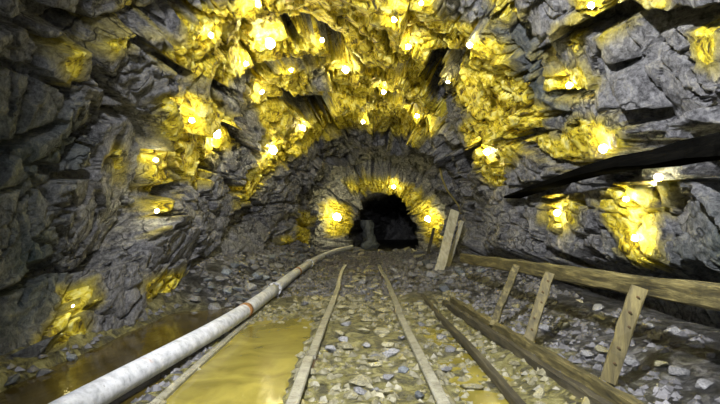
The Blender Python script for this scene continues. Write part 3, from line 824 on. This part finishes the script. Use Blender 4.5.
# a few stones that stand out
def at_px(px, py, size, kind, label, z=.03):
    g = ground(px, py, z); return stone(g.x, g.y, size, kind, label, None, .5)
at_px(42, 366, .17, 'grey', 'pale flat stone lying in the water at the far left')
at_px(72, 352, .14, 'blue', 'dark stone under the lowest yellow streak of the left wall')
at_px(12, 377, .15, 'blue', 'dark bluish stone at the lower left corner by the wall')
at_px(432, 281, .30, 'grey', 'large pale stone right of the right rail near the planks', .1)
at_px(412, 279, .26, 'grey', 'pale stone beside the right rail where the track fades', .1)
at_px(366, 345, .10, 'grey', 'pale stone lying in the middle between the two rails')
at_px(402, 336, .11, 'grey', 'pale stone against the inner side of the right rail')
at_px(344, 342, .14, 'grey', 'flat light stone right of the left rail')
at_px(447, 367, .11, 'grey', 'grey stone on the mud just right of the right rail')
at_px(420, 392, .10, 'blue', 'dark blue grey stone beside the right rail in the foreground')
at_px(404, 368, .11, 'blue', 'dark stone left of the right rail')
g_ = at_depth(601, 313, 3.9); sg = stone(g_.x, g_.y, .15, 'mud', 'yellow stone lodged behind the railing between two posts', None, .5)
at_px(585, 352, .14, 'grey', 'grey stone behind the foot of the middle railing post', .12)
tl = stone(1.45, 10.9, .34, 'blue', 'flat teal stone at the foot of the leaning planks', None, .4)
scatter(75, (lambda y: lw(y) + .3, lambda y: smooth_pipe(y).x - .2), (6.6, 14.2), (.13, .27), ['grey', 'grey', 'blue'], 'stone heaped between left wall and pipe', 'stones of the left rubble heap', av, .45)
scatter(10, (lambda y: lw(y) + .2, lambda y: lw(y) + .5), (2.6, 6.5), (.07, .16), ['blue', 'grey'], 'stone at the water edge under the left wall', 'stones along the left water edge', av)
scatter(80, (-.30, .40), (2.3, 12.5), (.09, .25), ['mud', 'mud', 'mud', 'grey'], 'stone bedded between the two track rails', 'stones between the rails', av, .42, 1.3)
scatter(14, (-1.1, -.48), (5.2, 12), (.08, .17), ['mud', 'grey'], 'stone between the pipe and the left rail', 'stones left of the left rail', av)
scatter(24, (.56, 1.5), (2.4, 7.2), (.08, .20), ['mud', 'mud', 'grey'], 'stone between the right rail and the railing', 'stones right of the right rail', av)
scatter(45, (.62, lambda y: rw(y) - .3), (7.5, 13.6), (.13, .28), ['grey', 'grey', 'blue'], 'stone around the leaning planks', 'stones of the right rubble spread', av, .4)
scatter(26, (lambda y: max(1.65, 2.25 - .1 * y), lambda y: rw(y) - .15), (2.6, 7.6), (.09, .2), ['grey', 'grey', 'mud'], 'stone on the scree behind the timber railing', 'stones behind the railing', av, .42)
scatter(16, (-.4, 1.8), (13.8, 17.8), (.18, .36), ['mud', 'grey'], 'stone of the low heap before the inner arch', 'stones before the inner arch', av, .4)

# fine gravel nobody could count
def gravel(seed, n, where, smin, smax, mat, label):
    r = np.random.default_rng(seed)
    y = Y_of(r.uniform(S_of(2.2), S_of(17), n)); x = r.uniform(-2.5, 2.6, n)
    wet = (bumpf(x, -2.4, -1.45, .05) * bumpf(y, 0, 6.9, .2) + bumpf(x, -1.2, -.5, .05) * bumpf(y, 0, 5.2, .5)) > .3
    keep = (~wet) & where(x, y) & (fbm2(x * 1.3, y * 1.3, 121, 3) > -.35); x, y = x[keep], y[keep]; n = len(x)
    z = floor_z(x, y); s = r.uniform(smin, smax, n) * (1 + .05 * np.maximum(0, y - 4))
    base = np.array([(1, 0, 0), (.2, .8, 0), (-.9, .3, 0), (-.3, -.9, 0), (.5, -.7, 0), (.35, .2, .5), (-.3, -.1, .55)])
    tri = [(0, 1, 5), (1, 2, 6), (1, 6, 5), (2, 3, 6), (3, 4, 6), (4, 5, 6), (4, 0, 5)]
    an = r.uniform(0, 6.28, n); ca, sa = np.cos(an), np.sin(an)
    jit = base[None] * r.uniform(.6, 1.35, (n, 7, 3))
    vx = x[:, None] + s[:, None] * (jit[:, :, 0] * ca[:, None] - jit[:, :, 1] * sa[:, None])
    vy = y[:, None] + s[:, None] * (jit[:, :, 0] * sa[:, None] + jit[:, :, 1] * ca[:, None])
    vz = z[:, None] + s[:, None] * (jit[:, :, 2] * 1.1 - .1)
    co = np.stack([vx, vy, vz], -1).reshape(-1, 3)
    fcs = (np.array(tri)[None] + (np.arange(n) * 7)[:, None, None]).reshape(-1, 3)
    me = bpy.data.meshes.new('gravel'); me.from_pydata(co.tolist(), [], fcs.tolist()); me.materials.append(mat)
    o = link_mesh('gravel', me, floor); o['kind'] = 'stuff'; o['label'] = label
M_SD = stone_material('dull_grey_chips', (0.02, 0.02, 0.021), (0.24, 0.235, 0.24), 4, (0.16, 0.13, 0.04), -.02)
track = lambda x, y: (x > -1.3) & (x < 1.35) & (y < 7.5)
gravel(9, 9000, track, .015, .055, M_SM, 'loose ochre grit and shards around the track')
gravel(10, 9000, lambda x, y: ~track(x, y), .02, .06, M_SD, 'loose grey rubble chips along the walls')

# rough rock pillar standing in the dark inner passage
def pillar():
    bm = bmesh.new(); r = random.Random(3); c = ground(368, 246, .0); c = at_depth(368, 244, 21.5); rings = []
    hgt = 1.35
    for j in range(10):
        f = j / 9; rad = .32 * (1 - .35 * f) + .06 * math.sin(9 * f) * (1 - .5 * f)
        rings.append([bm.verts.new((c.x + (rad * r.uniform(.6, 1.35)) * math.cos(k * .628) + .05 * math.sin(5 * f), c.y + rad * r.uniform(.8, 1.2) * math.sin(k * .628), -.1 + hgt * f)) for k in range(10)])
    for r0, r1 in zip(rings[:-1], rings[1:]):
        for k in range(10): bm.faces.new((r0[k], r0[(k + 1) % 10], r1[(k + 1) % 10], r1[k]))
    bm.faces.new(rings[-1])
    return tag(from_bm('rock_stump', bm, M_SB), 'rough grey rock stump standing in the dark inner passage', 'rock')
pillar()

# ------------------------------------------------------------------ glowing nuggets set in the ore
def nugget_mesh(seed, mat):
    r = random.Random(seed); bm = bmesh.new()
    bmesh.ops.create_icosphere(bm, subdivisions=2, radius=1)
    dirs = [Vector((r.gauss(0, 1), r.gauss(0, 1), r.gauss(0, 1))).normalized() for _ in range(6)]
    for v in bm.verts:
        n = v.co.normalized()
        k = .82 + .06 * r.random() + .30 * max(0, max(n.dot(d) for d in dirs) - .75) / .25
        v.co = n * k
    me = bpy.data.meshes.new('glowing_nugget'); bm.to_mesh(me); bm.free(); me.materials.append(mat)
    return me
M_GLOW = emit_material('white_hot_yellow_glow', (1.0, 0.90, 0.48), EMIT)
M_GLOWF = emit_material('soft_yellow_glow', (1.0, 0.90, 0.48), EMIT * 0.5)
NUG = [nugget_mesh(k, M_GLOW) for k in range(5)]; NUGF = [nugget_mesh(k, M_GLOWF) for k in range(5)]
# pixel, radius in pixels, label
GL = [
 (211, 35, 4.0, 'glowing point high on the upper left corner of the yellow roof ore'),
 (258, 4, 4.5, 'glowing point touching the top edge above the largest starburst'),
 (270, 43, 7.5, 'largest starburst glow on the upper left yellow roof'),
 (246, 64, 3.4, 'small glow just below left of the largest starburst'),
 (291, 70, 3.0, 'small glow at the right end of the dark ledge under the largest starburst'),
 (262, 92, 3.2, 'small glow on the yellow shoulder below the dark ledge'),
 (322, 40, 3.4, 'small glow right of the largest starburst, left of the roof centre'),
 (346, 70, 5.4, 'bright round glow in the middle of the roof above the arch'),
 (384, 92, 3.2, 'tiny square glow right below the bright middle roof glow'),
 (363, 122, 3.0, 'tiny glow just above the crown of the dark arch'),
 (417, 116, 3.6, 'small glow above the right shoulder of the dark arch'),
 (303, 128, 4.4, 'soft glow left above the dark arch, beside the bigger one'),
 (273, 150, 6.0, 'bright glow at the lower end of the yellow band left of the arch'),
 (192, 120, 4.0, 'glow left of the bright starburst on the left yellow streak'),
 (217, 134, 6.4, 'bright starburst on the left yellow streak'),
 (156, 160, 3.4, 'glow halfway down the narrow left yellow streak'),
 (157, 211, 3.2, 'lowest glow at the tip of the narrow left yellow streak'),
 (408, 47, 4.0, 'glow right of the roof centre, above the dark roof fold'),
 (394, 20, 4.0, 'glow near the top edge right of the roof centre'),
 (421, 3, 3.4, 'glow at the top edge where yellow roof meets grey rock'),
 (470, 45, 4.4, 'soft glow in the widest yellow sheet right of the roof centre'),
 (448, 82, 2.6, 'tiny glow on the left rim of the wide right yellow sheet'),
 (487, 152, 5.0, 'glow at the lower tip of the wide right yellow sheet'),
 (569, 85, 4.4, 'glow in the separate yellow pocket on the upper right wall'),
 (603, 149, 6.4, 'bright glow resting just above the long black crevice'),
 (658, 177, 5.6, 'bright glow directly below the long black crevice'),
 (626, 199, 4.0, 'middle glow of the yellow vein below the black crevice'),
 (635, 238, 4.4, 'lowest glow of the yellow vein above the railing'),
 (557, 213, 5.0, 'single glow on grey rock above the railing'),
 (591, 5, 4.6, 'glow at the top edge of the right wall'),
 (73, 306, 1.6, 'faint glow in the low yellow streak above the brown puddle'),
 (337, 217, 6.5, 'large soft glow at the left foot of the inner arch'),
 (428, 219, 4.6, 'glow at the right foot of the inner arch'),
 (394, 187, 2.8, 'glow on the crown of the inner arch'),
]
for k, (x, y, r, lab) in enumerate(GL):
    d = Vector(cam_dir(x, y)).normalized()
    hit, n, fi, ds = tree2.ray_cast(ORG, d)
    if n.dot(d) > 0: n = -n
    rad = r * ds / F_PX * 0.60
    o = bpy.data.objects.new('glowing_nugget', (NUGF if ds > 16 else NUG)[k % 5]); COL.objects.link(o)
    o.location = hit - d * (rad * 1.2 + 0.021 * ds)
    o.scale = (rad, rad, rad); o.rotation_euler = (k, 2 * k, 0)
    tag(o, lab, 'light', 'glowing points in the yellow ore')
# tell apart the stones that would still read alike: by their order from the camera
same = {}
for o in COL.objects:
    if o.name.startswith('loose_stone') and o.get('group'): same.setdefault(o['label'], []).append(o)
ORD = ['nearest', 'second nearest', 'third nearest', 'fourth nearest', 'fifth nearest', 'sixth nearest', 'seventh nearest', 'eighth nearest', 'ninth nearest', 'tenth nearest']
for lab, os_ in same.items():
    if len(os_) < 2: continue
    os_.sort(key=lambda o: o.location.y)
    for i, o in enumerate(os_):
        w = (['nearer', 'farther'][i] if len(os_) == 2 else 'farthest' if i == len(os_) - 1 else ORD[i] if i < 10 else None)
        if w: o['label'] = lab + ', ' + w
print('stones', NST, 'blocks', len(blocks_keys))
